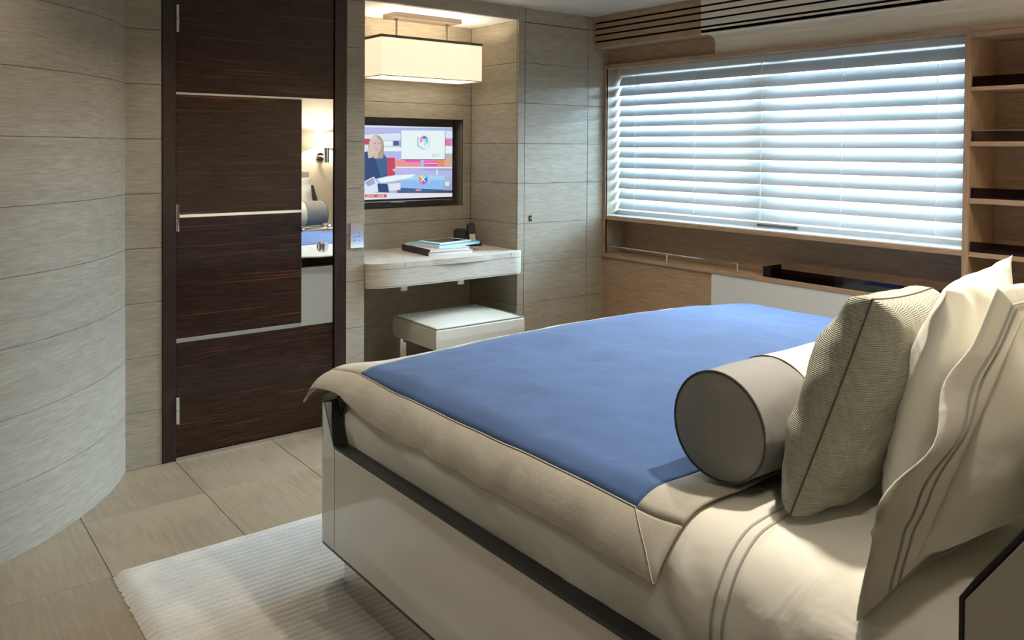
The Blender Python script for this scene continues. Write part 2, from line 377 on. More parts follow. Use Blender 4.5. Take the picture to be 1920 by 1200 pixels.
# ------------------------------------------------------------------ window wall
wr = build('wall_right', MB().box((3.80, -.0, 0), (3.88, 4.2, .60)).box((3.80, 0, 1.90), (3.88, 4.2, ZC)).box((3.80, 0, .60), (3.88, 1.50, 1.90)).box((3.80, 3.60, .6), (3.88, 4.2, 1.9)), white_paint)
tag(wr, 'window wall with oak shelving and painted panels', 'wall', None, 'structure')
bx('oak_panel', (XW+.004, 2.777, 0), (XW+.02, YB+.01, .681), tan_h, wr, .001)
bx('white_wall_panel', (XW-.004, .08, 0), (XW+.02, 2.775, .679), white_panel, wr, .0015)
# soffit with four air slots, oak at the far end and painted for the rest
so = empty('trim_1', (3.45, 1.8, ZC), 'soffit above the window with four long black air slots', 'soffit', None, 'structure')
zs = [ZC, 2.0810, 2.0700, 2.0470, 2.0360, 2.0110, 2.0000, 1.9720, 1.9610, 1.927]
for y0, y1, mt, nm in ((2.799, YB, tan_h, 'oak_board'), (.08, 2.797, cream_paint, 'painted_board')):
    for k in range(5): bx(nm, (3.40, y0, zs[2*k+1]), (3.418, y1, zs[2*k]-(.002 if k == 0 else 0)), mt, so, .0008 if k < 4 else .002, 1)
for k in range(4): bx('air_slot', (3.412, .08, zs[2*k+2]), (3.43, YB-.006, zs[2*k+1]), dark_hole, so, 0)
bx('soffit_underside', (3.418, 2.799, 1.927), (3.56, YB, 1.94), tan_h, so, 0)
cv = [(3.40, 1.95), (3.40, 1.935)]
for k in range(13):
    a = k/12*PI/2; cv.append((3.40+.10*math.sin(a)*1.0, 1.935-.012*(1-math.cos(a))-.0))
cv += [(3.515, 1.915), (3.520, 1.90), (3.520, 1.837), (3.56, 1.837), (3.56, 1.95)]
build('painted_cove', MB().prism(cv, 1, .08, 2.797), cream_paint, so, 0)
bx('oak_fascia', (3.520, 2.799, 1.837), (3.54, YB, 1.928), tan_h, so, .001)

# window: oak frame, sill, glass
w1 = empty('window_1', (3.62, 2.55, .93), 'wide window framed in oak behind a white venetian blind', 'window', None, 'structure')
bx('frame_head', (XW, .10, 1.811), (3.80, YB, 1.835), tan_h, w1, .0012)
bx('frame_stile', (XW, 3.577, .703), (3.70, YB-.001, 1.811), limed_v, w1, .0012)
bx('frame_edge', (XW-.002, 3.577, .703), (XW+.012, YB-.001, 1.811), tan_v, w1, .0008)
bx('frame_stile', (XW-.002, 1.493, .0), (3.80, 1.518, 1.811), tan_v, w1, .0012)
bx('frame_reveal', (3.70, 3.577, .93), (3.80, YB-.001, 1.811), white_paint, w1, 0)
sill = bx('window_sill', (XW-.002, 1.518, .907), (3.80, 3.577, .929), tan_h, w1, .0012)
bx('sill_cover', (XW+.003, 1.52, .929), (3.80, 3.575, .934), plain('white_sill', (.78, .79, .79), .25), sill, .001)
gf = MB().box((3.74, 1.518, .934), (3.79, 1.56, 1.811)).box((3.74, 3.54, .934), (3.79, 3.577, 1.811)).box((3.74, 1.56, .934), (3.79, 3.54, .985)).box((3.74, 1.56, 1.77), (3.79, 3.54, 1.811))
build('window_frame', gf, white_paint, w1, .001)
bx('mullion', (3.74, 2.50, .985), (3.79, 2.62, 1.77), white_paint, w1, .001)
bx('window_pane', (3.76, 1.56, .985), (3.766, 2.50, 1.77), glass, w1, 0); bx('window_pane', (3.76, 2.62, .985), (3.766, 3.54, 1.77), glass, w1, 0)

# venetian blind
BX = 3.60; BY0, BY1 = 1.526, 3.570
bl = empty('venetian_blind', (BX, 2.545, .936), 'white venetian blind with wide curved slats drawn down over the window', 'blind')
hr = MB().box((BX-.034, BY0, 1.776), (BX+.030, BY1, 1.811)); build('headrail', hr, slat_m, bl, .003)
NS = 13; PITCH_S = .0622; SW = .0315; TILT = math.radians(60)
slat_me = None
for k in range(NS):
    zc = 1.742-PITCH_S*k
    if slat_me is None:
        m = MB(); prof = []
        for i in range(9):
            t = -1+2*i/8; a = t*SW; hgt = .0045*(1-t*t)
            # inner (room) edge low
            prof.append((math.cos(TILT)*a+math.sin(TILT)*(-hgt), math.sin(TILT)*a+math.cos(TILT)*hgt))
        pl = [(p[0], p[1]) for p in prof]; off = .0011
        pts2 = pl+[(p[0]+off*math.sin(TILT), p[1]-off*math.cos(TILT)) for p in pl[::-1]]
        m.prism([(p[0], p[1]) for p in pts2], 1, -(BY1-BY0)/2, (BY1-BY0)/2)
        o = build('slat', m, slat_m, bl, 0, smooth=False); slat_me = o.data
    else:
        o = bpy.data.objects.new('slat', slat_me); C.objects.link(o); o.parent = bl
    o.location = (0, 0, zc-.936)
br = MB().box((BX-.020, BY0, .937), (BX+.026, BY1, .962)); build('bottom_rail', br, slat_m, bl, .004)
for y in (3.423, 2.973, 2.542, 2.101, 1.664):
    c = MB().tube([(BX-.030, y, 1.78), (BX-.031, y, .958)], .0011 if y != 2.542 else .0022, 6)
    build('ladder_cord', c, white_paint, bl, 0)
    c = MB()
    for k in range(NS): zc = 1.742-PITCH_S*k; c.tube([(BX-.030, y, zc-.024), (BX-.004, y+.006, zc+.012)], .0008, 4)
    build('ladder_rungs', c, white_paint, bl, 0)['kind'] = 'stuff'
bx('pull_clip', (BX-.029, 2.33, .943), (BX-.020, 2.56, .953), plain('dark_bronze', (.09, .065, .04), .5), bl, .001)

# shelf below the window
sh = empty('window_shelf', (3.57, 2.55, .681), 'long open oak shelf recessed under the window sill', 'shelf')
bx('shelf_board', (XW-.008, 1.519, .681), (3.70, YB-.001, .702), tan_h, sh, .0012)
bx('back_panel', (3.655, 1.519, .7025), (3.70, 3.5765, .9065), tan_h, sh, 0)
gr = MB().tube([(XW+.004, 3.572, .748), (XW+.004, 2.614, .748)], .0055, 10)
gr.tube([(XW+.004, 2.614, .748), (3.60, 2.614, .748)], .0025, 8)
rl = build('guard_rail', gr, chrome, sh, 0)
for y in (3.091, 2.616): build('rail_post', MB().tube([(XW+.004, y, .702), (XW+.004, y, .748)], .004, 10), chrome, rl, 0)
tr = empty('acrylic_tray', (3.56, 2.0, .702), 'long smoked acrylic tray on the oak shelf under the blind', 'tray')
bx('tray_front', (3.495, 1.53, .7025), (3.499, 2.465, .752), acrylic, tr, 0)
bx('tray_end', (3.499, 2.461, .7025), (3.645, 2.465, .752), acrylic, tr, 0)
bx('tray_base', (3.499, 1.53, .7025), (3.645, 2.461, .7055), acrylic, tr, 0)
mg = bx('magazine', (3.505, 1.62, .7062), (3.64, 2.02, .722), plain('navy_print', (.03, .03, .10), .3), None, .001); tag(mg, 'dark navy magazine lying in the smoked tray by the pillows', 'magazine')

# bookcase to the right of the window
bk = empty('bookcase', (3.6, 1.05, .68), 'built-in oak bookcase with open shelves right of the window', 'bookcase')
bx('bookcase_back', (3.715, .10, .0), (3.75, 1.492, 1.810), tan_h, bk, 0)
bx('bookcase_side', (XW, .10, 0), (3.715, .13, 1.810), tan_v, bk, .001)
bx('bookcase_head', (XW-.001, .13, 1.788), (3.715, 1.492, 1.8105), tan_h, bk, .001)
for z0, z1, mt in ((1.574, 1.590, acrylic), (1.352, 1.371, clear_acrylic), (1.122, 1.143, acrylic), (.907, .926, acrylic), (.681, .702, acrylic)):
    s_ = bx('shelf_board', (XW-.001, .13, z0), (3.715, 1.492, z1), tan_h, bk, .001)
    bx('fiddle_rail', (XW+.006, .132, z1), (XW+.011, 1.489, z1+.042), mt, s_, 0)
    if mt is clear_acrylic: bx('rail_cap', (XW+.005, .132, z1+.042), (XW+.012, 1.489, z1+.046), steel, s_, .0005, 1)

# ------------------------------------------------------------------ television
TY = YN+.045
tv = empty('television', (2.357, TY+.03, 1.03), 'flat television showing a news studio, set into the niche wall', 'television')
TX0, TX1, TZ0, TZ1 = 1.978, 2.735, 1.028, 1.461
build('tv_body', MB().box((TX0, TY+.003, TZ0), (TX1, TY+.035, TZ1)), black_plastic, tv, .003)
bz = MB().box((TX0, TY-.002, TZ0), (TX1, TY+.003, TZ0+.012)).box((TX0, TY-.002, TZ1-.008), (TX1, TY+.003, TZ1)).box((TX0, TY-.002, TZ0+.012), (TX0+.008, TY+.003, TZ1-.008)).box((TX1-.008, TY-.002, TZ0+.012), (TX1, TY+.003, TZ1-.008))
build('bezel', bz, black_plastic, tv, 0)
bx('tv_bracket', (2.25, TY+.035, 1.1), (2.47, YN+.118, 1.4), black_plastic, tv, 0)
build('logo_bar', MB().box((TX0+.002, TY-.003, TZ0-.004), (TX1-.002, TY+.004, TZ0)).box((2.31, TY-.004, TZ0-.009), (2.40, TY+.004, TZ0-.002)), steel, tv, 0)
SX0, SX1, SZ0, SZ1 = TX0+.008, TX1-.008, TZ0+.012, TZ1-.008
def tvp(px, py):
    k = (px-685)/165; yt = 236+3*k; yb = 374.5-5.5*k
    return 2.151+(px-685)*(2.727-2.151)/(848-685), SZ1-(py-yt)/(yb-yt)*(SZ1-SZ0)
TVC = {'bg': (.42, .52, .80), 'lav': (.50, .52, .88), 'pale': (.74, .84, .98), 'white': (.86, .97, .99), 'red': (.62, .06, .13), 'pink': (.85, .20, .42), 'mag': (.85, .10, .48), 'salmon': (.85, .32, .34),
       'orange': (.78, .30, .16), 'amber': (.72, .46, .30), 'navy': (.03, .07, .20), 'navy2': (.06, .13, .30), 'hair': (.46, .37, .26), 'hair2': (.68, .60, .50), 'skin': (.72, .52, .54), 'grey': (.36, .42, .60),
       'blue': (.30, .55, .95), 'blue2': (.42, .70, .96), 'dark': (.07, .06, .12), 'tick': (.83, .82, .86), 'tickred': (.72, .10, .05), 'cyan': (.15, .65, .90), 'green': (.45, .85, .65), 'purple': (.35, .12, .55), 'deep': (.05, .22, .70), 'logo_grey': (.50, .60, .80), 'yellow': (.75, .75, .30), 'text': (.42, .52, .62), 'lip': (.5, .22, .26), 'eye': (.16, .12, .16)}
TVK = list(TVC); TVM = [emit('tv_'+k, c, .52) for k, c in TVC.items()]
pic = MB(); lay = [0]
def poly(c, pts):
    lay[0] += 1; y = TY+.0028-.00004*lay[0]
    v = []
    for p in pts:
        x, z = tvp(*p); v.append((min(max(x, SX0), SX1), y, min(max(z, SZ0), SZ1)))
    pic.add(v, [list(range(len(v)))], TVK.index(c))
def rect(c, x0, y0, x1, y1): poly(c, [(x0, y0), (x1, y0), (x1, y1), (x0, y1)])
def ell(c, cx, cy, rx, ry, n=18, a0=0, a1=2*PI): poly(c, [(cx+rx*math.cos(a0+(a1-a0)*k/n), cy+ry*math.sin(a0+(a1-a0)*k/n)) for k in range(n)])
rect('bg', 630, 232, 850, 378); rect('pale', 630, 234, 850, 240); poly('lav', [(630, 242), (745, 240), (745, 248), (630, 254)])
poly('pale', [(630, 256), (748, 250), (748, 282), (630, 284)]); rect('grey', 715, 264, 752, 275); rect('white', 717, 265, 734, 274); rect('navy2', 735, 265, 745, 273)
rect('white', 700, 278, 752, 284); rect('pale', 630, 262, 690, 288); rect('red', 668, 261, 693, 272); rect('lav', 720, 286, 752, 300)
rect('salmon', 720, 300, 790, 314); rect('red', 724, 296, 738, 330); rect('mag', 757, 299, 786, 304); rect('pink', 786, 300, 850, 314); rect('mag', 794, 304, 818, 312); rect('white', 794, 306, 818, 307)
rect('orange', 818, 298, 834, 312); rect('amber', 832, 294, 850, 312); rect('lav', 786, 297, 792, 325); rect('white', 740, 313, 850, 315); rect('lav', 740, 316, 850, 330); rect('grey', 792, 317, 850, 320); rect('white', 817, 317, 819, 328)
rect('pink', 832, 261, 846, 273); rect('pale', 832, 246, 850, 259); rect('white', 832, 274, 850, 288)
rect('dark', 750, 246, 834, 300); rect('white', 749.5, 245, 833, 299)
rect('blue', 750, 329, 832, 356); rect('blue2', 750, 329, 832, 338); rect('dark', 752, 356, 850, 362); poly('navy2', [(742, 352), (834, 356), (834, 358), (742, 364)]); rect('grey', 832, 345, 850, 357); rect('tick', 834, 341, 842, 349)
def hexa(cx, cy, r, cols):
    P = [(cx+r*.88*math.sin(k*PI/3), cy-r*math.cos(k*PI/3)) for k in range(6)]
    for k in range(6): poly(cols[k], [(cx, cy), P[k], P[(k+1) % 6]])
    poly('white', [(cx-r*.5, cy-r*.42), (cx-r*.34, cy-r*.5), (cx+r*.45, cy+r*.45), (cx+r*.3, cy+r*.52)])
    poly('white', [(cx+r*.35, cy-r*.5), (cx+r*.5, cy-r*.42), (cx-r*.35, cy+r*.5), (cx-r*.5, cy+r*.42)])
poly('logo_grey', [(779, 257), (782, 257), (782, 273), (792, 279), (792, 282), (779, 275)]); poly('pale', [(804, 257), (801, 257), (801, 273), (792, 279), (792, 282), (804, 275)])
hexa(792, 264, 10, ['deep', 'cyan', 'green', 'white', 'salmon', 'mag'])
hexa(791, 336, 10.5, ['cyan', 'deep', 'purple', 'mag', 'orange', 'yellow'])
rect('logo_grey', 779, 331, 782, 343); rect('logo_grey', 801, 331, 804, 343)
ell('salmon', 782, 356.5, 6, 1.8)
# news reader
poly('navy', [(676, 290), (688, 284), (716, 287), (724, 298), (724, 330), (700, 336), (676, 342)]); poly('navy2', [(700, 290), (716, 287), (724, 298), (724, 325), (712, 332)])
ell('hair', 704, 276, 14, 22); ell('hair2', 701, 274, 9.5, 19); poly('hair2', [(688, 280), (694, 278), (697, 296), (690, 297)]); poly('hair', [(713, 272), (718, 284), (716, 297), (708, 298)])
poly('skin', [(699, 282), (709, 282), (706, 295), (703, 298), (700, 293)]); ell('skin', 705, 273, 8, 13)
rect('lip', 702, 279.5, 707, 281); rect('eye', 700, 269, 703, 270.3); rect('eye', 708, 269, 711, 270.3)
poly('white', [(706, 336), (735, 329), (776, 327), (768, 333), (728, 341), (712, 343)]); poly('skin', [(732, 318), (744, 315), (744, 319), (736, 322)])
poly('pale', [(676, 344), (700, 331), (704, 340), (722, 352), (700, 362), (676, 364)]); poly('grey', [(684, 342), (699, 333), (702, 344), (690, 350)]); poly('navy', [(706, 344), (724, 345), (727, 361), (708, 360)]); poly('tick', [(726, 345), (748, 343), (748, 356), (728, 358)])
rect('tick', 630, 362, 850, 369); rect('tickred', 684, 364.5, 723, 371); rect('tick', 723, 362, 850, 366); rect('pale', 630, 369, 850, 376); rect('tickred', 685, 364.3, 722, 370.2)
scr = build('screen', pic, TVM, tv, 0)
def text(name, s, x, z, y, h, mat, parent, w=None):
    cu = bpy.data.curves.new(name, 'FONT'); cu.body = s; cu.size = h; cu.align_x = 'LEFT'
    t = bpy.data.objects.new('tmp', cu); C.objects.link(t)
    dg = bpy.context.evaluated_depsgraph_get(); me = bpy.data.meshes.new_from_object(t.evaluated_get(dg)); bpy.data.objects.remove(t)
    xs = [v.co.x for v in me.vertices]; k = (w/(max(xs)-min(xs))) if w else 1
    for v in me.vertices: v.co = Vector((x+(v.co.x-min(xs))*k, y, z+v.co.y))
    me.name = name; me.materials.clear(); me.materials.append(mat)
    o = bpy.data.objects.new(name, me); C.objects.link(o); setp3(o, parent); return o
ty_ = TY+.0028-.00004*(lay[0]+2)
a = tvp(807, 294); b = tvp(822, 294); text('screen_text', '2015', a[0], a[1], ty_, .026, MATS['tv_text'], tv, b[0]-a[0])
a = tvp(686.5, 369.7); b = tvp(700, 369.7); text('screen_text', 'NEWS', a[0], a[1], ty_, .016, MATS['tv_white'], tv, b[0]-a[0])
a = tvp(706, 369.4); b = tvp(718, 369.4); text('screen_text', '10:08', a[0], a[1], ty_, .016, MATS['tv_white'], tv, b[0]-a[0])

# ------------------------------------------------------------------ hanging lamp in the niche
lp = empty('ceiling_lamp', (2.37, 3.87, NZ), 'rectangular cream fabric lamp hanging in the desk niche', 'lamp')
PX0, PX1, PY0, PY1, PZ0, PZ1 = 2.055, 2.688, 3.75, 3.985, 1.703, 1.903
shade_m, nt_, b_, N_, L_ = nodes('lamp_shade_fabric'); setp(b_, (.75, .66, .48), .9)
tc_ = N_('ShaderNodeTexCoord')
b_.inputs['Emission Color'].default_value = (1.0, .86, .60, 1); b_.inputs['Emission Strength'].default_value = .48
sd = MB().box((PX0, PY0, PZ0), (PX1, PY0+.004, PZ1)).box((PX0, PY1-.004, PZ0), (PX1, PY1, PZ1)).box((PX0, PY0+.004, PZ0), (PX0+.004, PY1-.004, PZ1)).box((PX1-.004, PY0+.004, PZ0), (PX1, PY1-.004, PZ1))
build('lamp_shade', sd, shade_m, lp, 0)
tb = MB()
for a, b in (((PX0-.002, PY0-.002, PZ1-.004), (PX1+.002, PY0+.006, PZ1+.010)), ((PX0-.002, PY1-.006, PZ1-.004), (PX1+.002, PY1+.002, PZ1+.010)), ((PX0-.002, PY0+.006, PZ1-.004), (PX0+.006, PY1-.006, PZ1+.010)), ((PX1-.006, PY0+.006, PZ1-.004), (PX1+.002, PY1-.006, PZ1+.010))): tb.box(a, b)
build('shade_rim', tb, plain('brown_rim', (.10, .075, .06), .5), lp, 0)
tb = MB()
for a, b in (((PX0-.001, PY0-.001, PZ0-.003), (PX1+.001, PY0+.005, PZ0+.001)), ((PX0-.001, PY1-.005, PZ0-.003), (PX1+.001, PY1+.001, PZ0+.001)), ((PX0-.001, PY0+.005, PZ0-.003), (PX0+.005, PY1-.005, PZ0+.001)), ((PX1-.005, PY0+.005, PZ0-.003), (PX1+.001, PY1-.005, PZ0+.001))): tb.box(a, b)
build('lower_rim', tb, plain('tan_rim', (.45, .38, .28), .6), lp, 0)
df = bx('diffuser', (PX0+.006, PY0+.006, PZ0+.001), (PX1-.006, PY1-.006, PZ0+.005), emit('diffuser_glow', (1, .88, .66), 2.4), lp, 0)
for x in (2.21, 2.53): build('diffuser_knob', MB().tube([(x, 3.86, PZ0+.002), (x, 3.86, PZ0-.004)], .013, 18), steel, df, 0)
pl_ = bx('ceiling_plate', (2.165, 3.80, NZ-.024), (2.585, 3.935, NZ-.0005), bronze, lp, .001)
for x in (2.21, 2.53):
    build('rod', MB().tube([(x, 3.867, PZ0+.005), (x, 3.867, NZ-.024)], .0055, 12), bronze, lp, 0)
    build('rod_collar', MB().tube([(x, 3.867, NZ-.034), (x, 3.867, NZ-.0235)], .011, 14), bronze, lp, 0)
    bl_ = build('bulb', MB().tube([(x, 3.867, 1.75), (x, 3.867, 1.765), (x, 3.867, 1.80), (x, 3.867, 1.83)], .017, 14), emit('bulb_glow', (1, .8, .5), 6), lp, 0)
    light('lamp_light', 'POINT', (x, 3.84, 1.86), (0, 0, 0), 1.6, WARM, .03)

# ------------------------------------------------------------------ desk
dk = empty('desk', (2.36, 3.8, .645), 'bleached oak wall desk with rounded corners fitted in the niche', 'desk')
DX0, DX1, DY, DZ = NX0+.001, 2.842, 3.53, .765
def outline(inset=0):
    p = []
    for k in range(15):
        a = PI+k/14*PI/2; p.append((DX0+.17+(.17-inset)*math.cos(a), YB-.002+(YB-.002-DY-inset)*math.sin(a)))
    for k in range(15):
        a = 1.5*PI+k/14*PI/2; p.append((DX1-.09+(.09-inset)*math.cos(a), YB-.002+(YB-.002-DY-inset)*math.sin(a)))
    return p
def desk_slab(name, z0, z1, inset, mt, par, bev=.003):
    p = outline(inset)+[(DX1-inset, YB-.002), (NX1-.002, YB-.0015), (NX1-.002, YN-.002), (DX0+.001, YN-.002)]
    return build(name, MB().prism(p, 2, z0, z1), mt, par, 0)
desk_slab('drawer_case', .652, .7345, .001, desk_m, dk)
desk_slab('lower_edge', .644, .651, .004, plain('pale_edge', (.60, .57, .50), .35), dk)
# top in three pieces: two ends and the lift-up lid
oL, oR = 2.072, 2.735
full = outline(0)
pL = [q for q in full if q[0] < oL-.001]+[(oL-.001, DY), (oL-.001, YN-.002), (DX0+.001, YN-.002)]
build('desk_end', MB().prism(pL, 2, .7355, DZ), [desk_m], dk, .0015, 2)
pR = [(oR+.001, DY)]+[q for q in full if q[0] > oR+.001]+[(NX1-.002, YB-.0015), (NX1-.002, YN-.002), (oR+.001, YN-.002)]
build('desk_end', MB().prism(pR, 2, .7355, DZ), [desk_m], dk, .0015, 2)
lid = [(oL+.001, DY)]
for k in range(13): x = 2.24+.36*k/12; lid.append((x, DY-.012*math.sin(PI*k/12)))
lid += [(oR-.001, DY), (oR-.001, 3.93), (oL+.001, 3.93)]
build('desk_lid', MB().prism(lid, 2, .7355, DZ), desk_m, dk, .0012, 2)
bx('rear_strip', (oL+.001, 3.932, .7355), (oR-.001, YN-.002, DZ), desk_m, dk, .001)
for x in (2.085, 2.43): bx('cable_clip', (x, 3.585, .612), (x+.032, 3.60, .6435), white_paint, dk, .002)

# things on the desk
def slab(w, d, h): return MB().box((-w/2, -d/2, 0), (w/2, d/2, h))
def book(name, label, cx, cy, z, rz, w, d, h, cover, pages, spine=None, group='books on the desk'):
    e = empty(name, (cx, cy, z), label, 'book', group); e.rotation_euler = (0, 0, rz)
    def prt(n, mb, m, bev=0):
        o = build(n, mb, m, None, bev); o.parent = e; return o
    prt('pages', MB().box((-w/2+.003, -d/2+.003, .0022), (w/2-.003, d/2-.003, h-.0022)), pages)
    prt('cover', MB().box((-w/2, -d/2, 0), (w/2, d/2, .002)).box((-w/2, -d/2, h-.002), (w/2, d/2, h)), cover)
    prt('spine', MB().box((-w/2-.001, -d/2, 0), (-w/2+.003, d/2, h)), spine or cover)
    return e
pages_m = plain('paper_edge', (.72, .70, .67), .8)
dark_cover = plain('charcoal_cover', (.03, .025, .025), .5); grey_cover = plain('pale_cover', (.62, .58, .54), .45)
teal_cover = plain('turquoise_cover', (.12, .50, .58), .4); white_cover = plain('white_cover', (.75, .74, .74), .4)
book('book', 'thick white book with a black spine at the bottom of the desk stack', 2.43, 3.80, DZ+.0005, math.radians(-5), .27, .32, .020, grey_cover, pages_m, dark_cover)
book('book', 'white paperback with black spine, second from the bottom of the desk stack', 2.415, 3.79, DZ+.021, math.radians(-2), .25, .30, .015, grey_cover, pages_m, dark_cover)
book('book', 'glossy turquoise-covered book under the tablet on the desk', 2.475, 3.80, DZ+.0365, math.radians(14), .33, .245, .014, teal_cover, pages_m, white_cover)
tb_ = empty('tablet', (2.475, 3.79, DZ+.051), 'white tablet computer lying on the turquoise book', 'tablet'); tb_.rotation_euler = (0, 0, math.radians(11))
o = build('tablet_body', slab(.24, .17, .008), white_paint, None, .003, 3); o.parent = tb_
o = build('tablet_screen', MB().box((-.098, -.072, .0078), (.098, .072, .0086)), plain('tablet_glass', (.05, .045, .04), .06), None, 0); o.parent = tb_
ph = empty('cordless_phone', (2.738, 3.93, DZ), 'black cordless phone with silver keypad standing in its charger on the desk', 'phone')
ph.rotation_euler = (0, 0, math.radians(-18))
def prt(n, mb, m, par, bev=.003, smooth=False):
    o = build(n, mb, m, None, bev, 3, smooth); o.parent = par; return o
prt('charger_base', MB().box((-.055, -.05, 0), (.06, .045, .022)), black_plastic, ph, .006)
prt('charger_back', MB().box((-.085, .01, .0), (-.015, .05, .088)).box((-.08, .012, .085), (-.02, .03, .098)), black_plastic, ph, .004)
hs_ = MB().prism([(-.024, .004), (.024, .004), (.026, .05), (.022, .112), (.012, .124), (-.012, .124), (-.022, .112), (-.026, .05)], 1, -.012, .012)
hs_o = prt('handset', hs_, black_plastic, ph, .004); hs_o.location = (.012, -.012, .008); hs_o.rotation_euler = (math.radians(-14), 0, math.radians(6))
o = build('keypad', MB().box((-.019, -.0135, .008), (.019, -.011, .058)), plain('silver_keys', (.58, .55, .48), .35, .3), None, .001); o.parent = hs_o
o = build('display', MB().box((-.015, -.0128, .075), (.015, -.011, .108)), plain('dim_display', (.05, .04, .06), .1), None, .0005); o.parent = hs_o
# switch plate on the pillar
sp = empty('switch_plate', (1.842, YB, .843), 'polished steel switch plate with six buttons on the oak pillar by the door', 'switch')
bx('plate', (1.806, YB-.009, .845), (1.876, YB-.0005, .967), chrome, sp, .001)
for i in range(2):
    for j in range(3): build('button', MB().tube([(1.826+i*.026, YB-.0088, .918-j*.018), (1.826+i*.026, YB-.0105, .918-j*.018)], .0035, 12), steel, sp, 0)

# ------------------------------------------------------------------ stool
st = empty('stool', (2.43, 3.59, 0), 'low square stool with a cream leather cushion and steel legs under the desk', 'stool')
def cushion(x0, x1, y0, y1, z0, z1, bulge, r=.03):
    m = MB(); cx, cy = (x0+x1)/2, (y0+y1)/2; hx, hy = (x1-x0)/2, (y1-y0)/2
    def f(u, v):
        a, b = 2*u-1, 2*v-1
        sx = math.copysign(abs(a)**.6, a); sy = math.copysign(abs(b)**.6, b)
        e = max(0, 1-abs(sx)**14)*max(0, 1-abs(sy)**14)
        return (cx+hx*sx, cy+hy*sy, z1-.006+.006*min(1, e*3)+bulge*(1-sx*sx)*(1-sy*sy))
    m.grid(f, 24, 24)
    n = 24
    ring = []
    for i in range(n+1): ring.append(i)
    for j in range(1, n+1): ring.append(j*(n+1)+n)
    for i in range(n-1, -1, -1): ring.append(n*(n+1)+i)
    for j in range(n-1, 0, -1): ring.append(j*(n+1))
    base = len(m.v)
    top = [m.v[k] for k in ring]
    lv = [(z1-.012, .004), ((z0+z1)/2, .006), (z0+.008, .003), (z0, -.004)]
    for zz, ex in lv:
        for p in top:
            dx, dy = (p[0]-cx)/hx, (p[1]-cy)/hy
            m.v.append((p[0]+ex*(dx if abs(dx) > .97 else 0), p[1]+ex*(dy if abs(dy) > .97 else 0), zz))
    R = len(ring)
    for k in range(R): m.f.append([ring[k], ring[(k+1) % R], base+(k+1) % R, base+k]); m.mi.append(0)
    for l in range(3):
        for k in range(R): m.f.append([base+l*R+k, base+l*R+(k+1) % R, base+(l+1)*R+(k+1) % R, base+(l+1)*R+k]); m.mi.append(0)
    m.f.append([base+3*R+k for k in range(R)]); m.mi.append(0)
    return m
QX0, QX1, QY0, QY1 = 2.165, 2.705, 3.385, 3.80
build('cushion', cushion(QX0, QX1, QY0, QY1, .335, .445, .018), leather, st, 0, smooth=False)
pz = .444
build('piping', MB().tube([(QX0, QY0, pz), (QX1, QY0, pz), (QX1, QY1, pz), (QX0, QY1, pz), (QX0, QY0, pz)], .0035, 8), plain('taupe_piping', (.30, .27, .22), .6), st, 0)
bx('seat_frame', (QX0+.02, QY0+.02, .315), (QX1-.02, QY1-.02, .335), chrome, st, .001)
for x in (QX0+.012, QX1-.047):
    for y in (QY0+.012, QY1-.047): bx('leg', (x, y, 0.0), (x+.035, y+.035, .33), chrome, st, .0015)

# ------------------------------------------------------------------ rug
RGX0, RGX1, RGY0, RGY1 = .572, 3.2, .35, 2.735
per = .026; nr = int((RGY1-RGY0)/per); m = MB(); NXR = 90
def rugf(u, v):
    y = RGY0+(RGY1-RGY0)*v; ph_ = ((y-RGY1)/per) % 1
    x = RGX0+(RGX1-RGX0)*u
    if u == 0: x += .006*nz(0, y*60, 3)
    h = .008+.011*abs(math.sin(PI*ph_))**.6+.0012*nz(x*45, y*45, 0)
    edge = min(u*(RGX1-RGX0), (1-u)*(RGX1-RGX0), v*(RGY1-RGY0), (1-v)*(RGY1-RGY0))
    return (x, y, .0012 if edge < 1e-6 else h*min(1, .8+edge/.02))
m.grid(rugf, NXR, nr*6)
rg = build('rug', m, rug_m, None, 0, smooth=True); tag(rg, 'ivory ribbed wool rug on the tiles under the bed', 'rug')

# ------------------------------------------------------------------ bed frame
BXS, BFAR = 1.05, 3.10
BFY, BHY = 2.325, .20
bd = empty('bed', (2.075, 1.3, .015), 'double bed with glossy white lacquered frame and black edging', 'bed')
SZB = .158
side_prof = [(BHY, SZB), (2.185, SZB), (2.185, .457), (.525, .457), (.447, .56), (.447, .783), (.315, .985), (BHY, .985)]
for x0, x1 in ((BXS, BXS+.042), (BFAR-.042, BFAR)):
    build('side_panel', MB().prism(side_prof, 0, x0, x1), lacquer, bd, .0025, 2)
# foot panel wraps both corners
R_ = .07
def foot_arc(r, n=12):
    p = []
    for k in range(n+1):
        a = PI-k/n*PI/2; p.append((BXS+R_+r*math.cos(a), BFY-R_+r*math.sin(a)))
    for k in range(n+1):
        a = PI/2-k/n*PI/2; p.append((BFAR-R_+r*math.cos(a), BFY-R_+r*math.sin(a)))
    return p
def foot_top(x, y):
    return .457+(.572-.457)*max(0, min(1, (y-2.187)/.068))
mo = MB(); out = [(BXS, 2.1865), (BXS, 2.205), (BXS, 2.225), (BXS, 2.24)]+foot_arc(R_)+[(BFAR, 2.24), (BFAR, 2.225), (BFAR, 2.205), (BFAR, 2.1865)]
inn = [(BXS+.042, 2.1865), (BXS+.042, 2.205), (BXS+.042, 2.225), (BXS+.042, 2.24)]+foot_arc(R_-.042)+[(BFAR-.042, 2.24), (BFAR-.042, 2.225), (BFAR-.042, 2.205), (BFAR-.042, 2.1865)]
n_ = len(out); v_ = []
for p in out: v_.append((p[0], p[1], SZB))
for p in out: v_.append((p[0], p[1], foot_top(*p)))
for p, q in zip(inn, out): v_.append((p[0], p[1], foot_top(*q)))
for p in inn: v_.append((p[0], p[1], SZB))
f_ = []
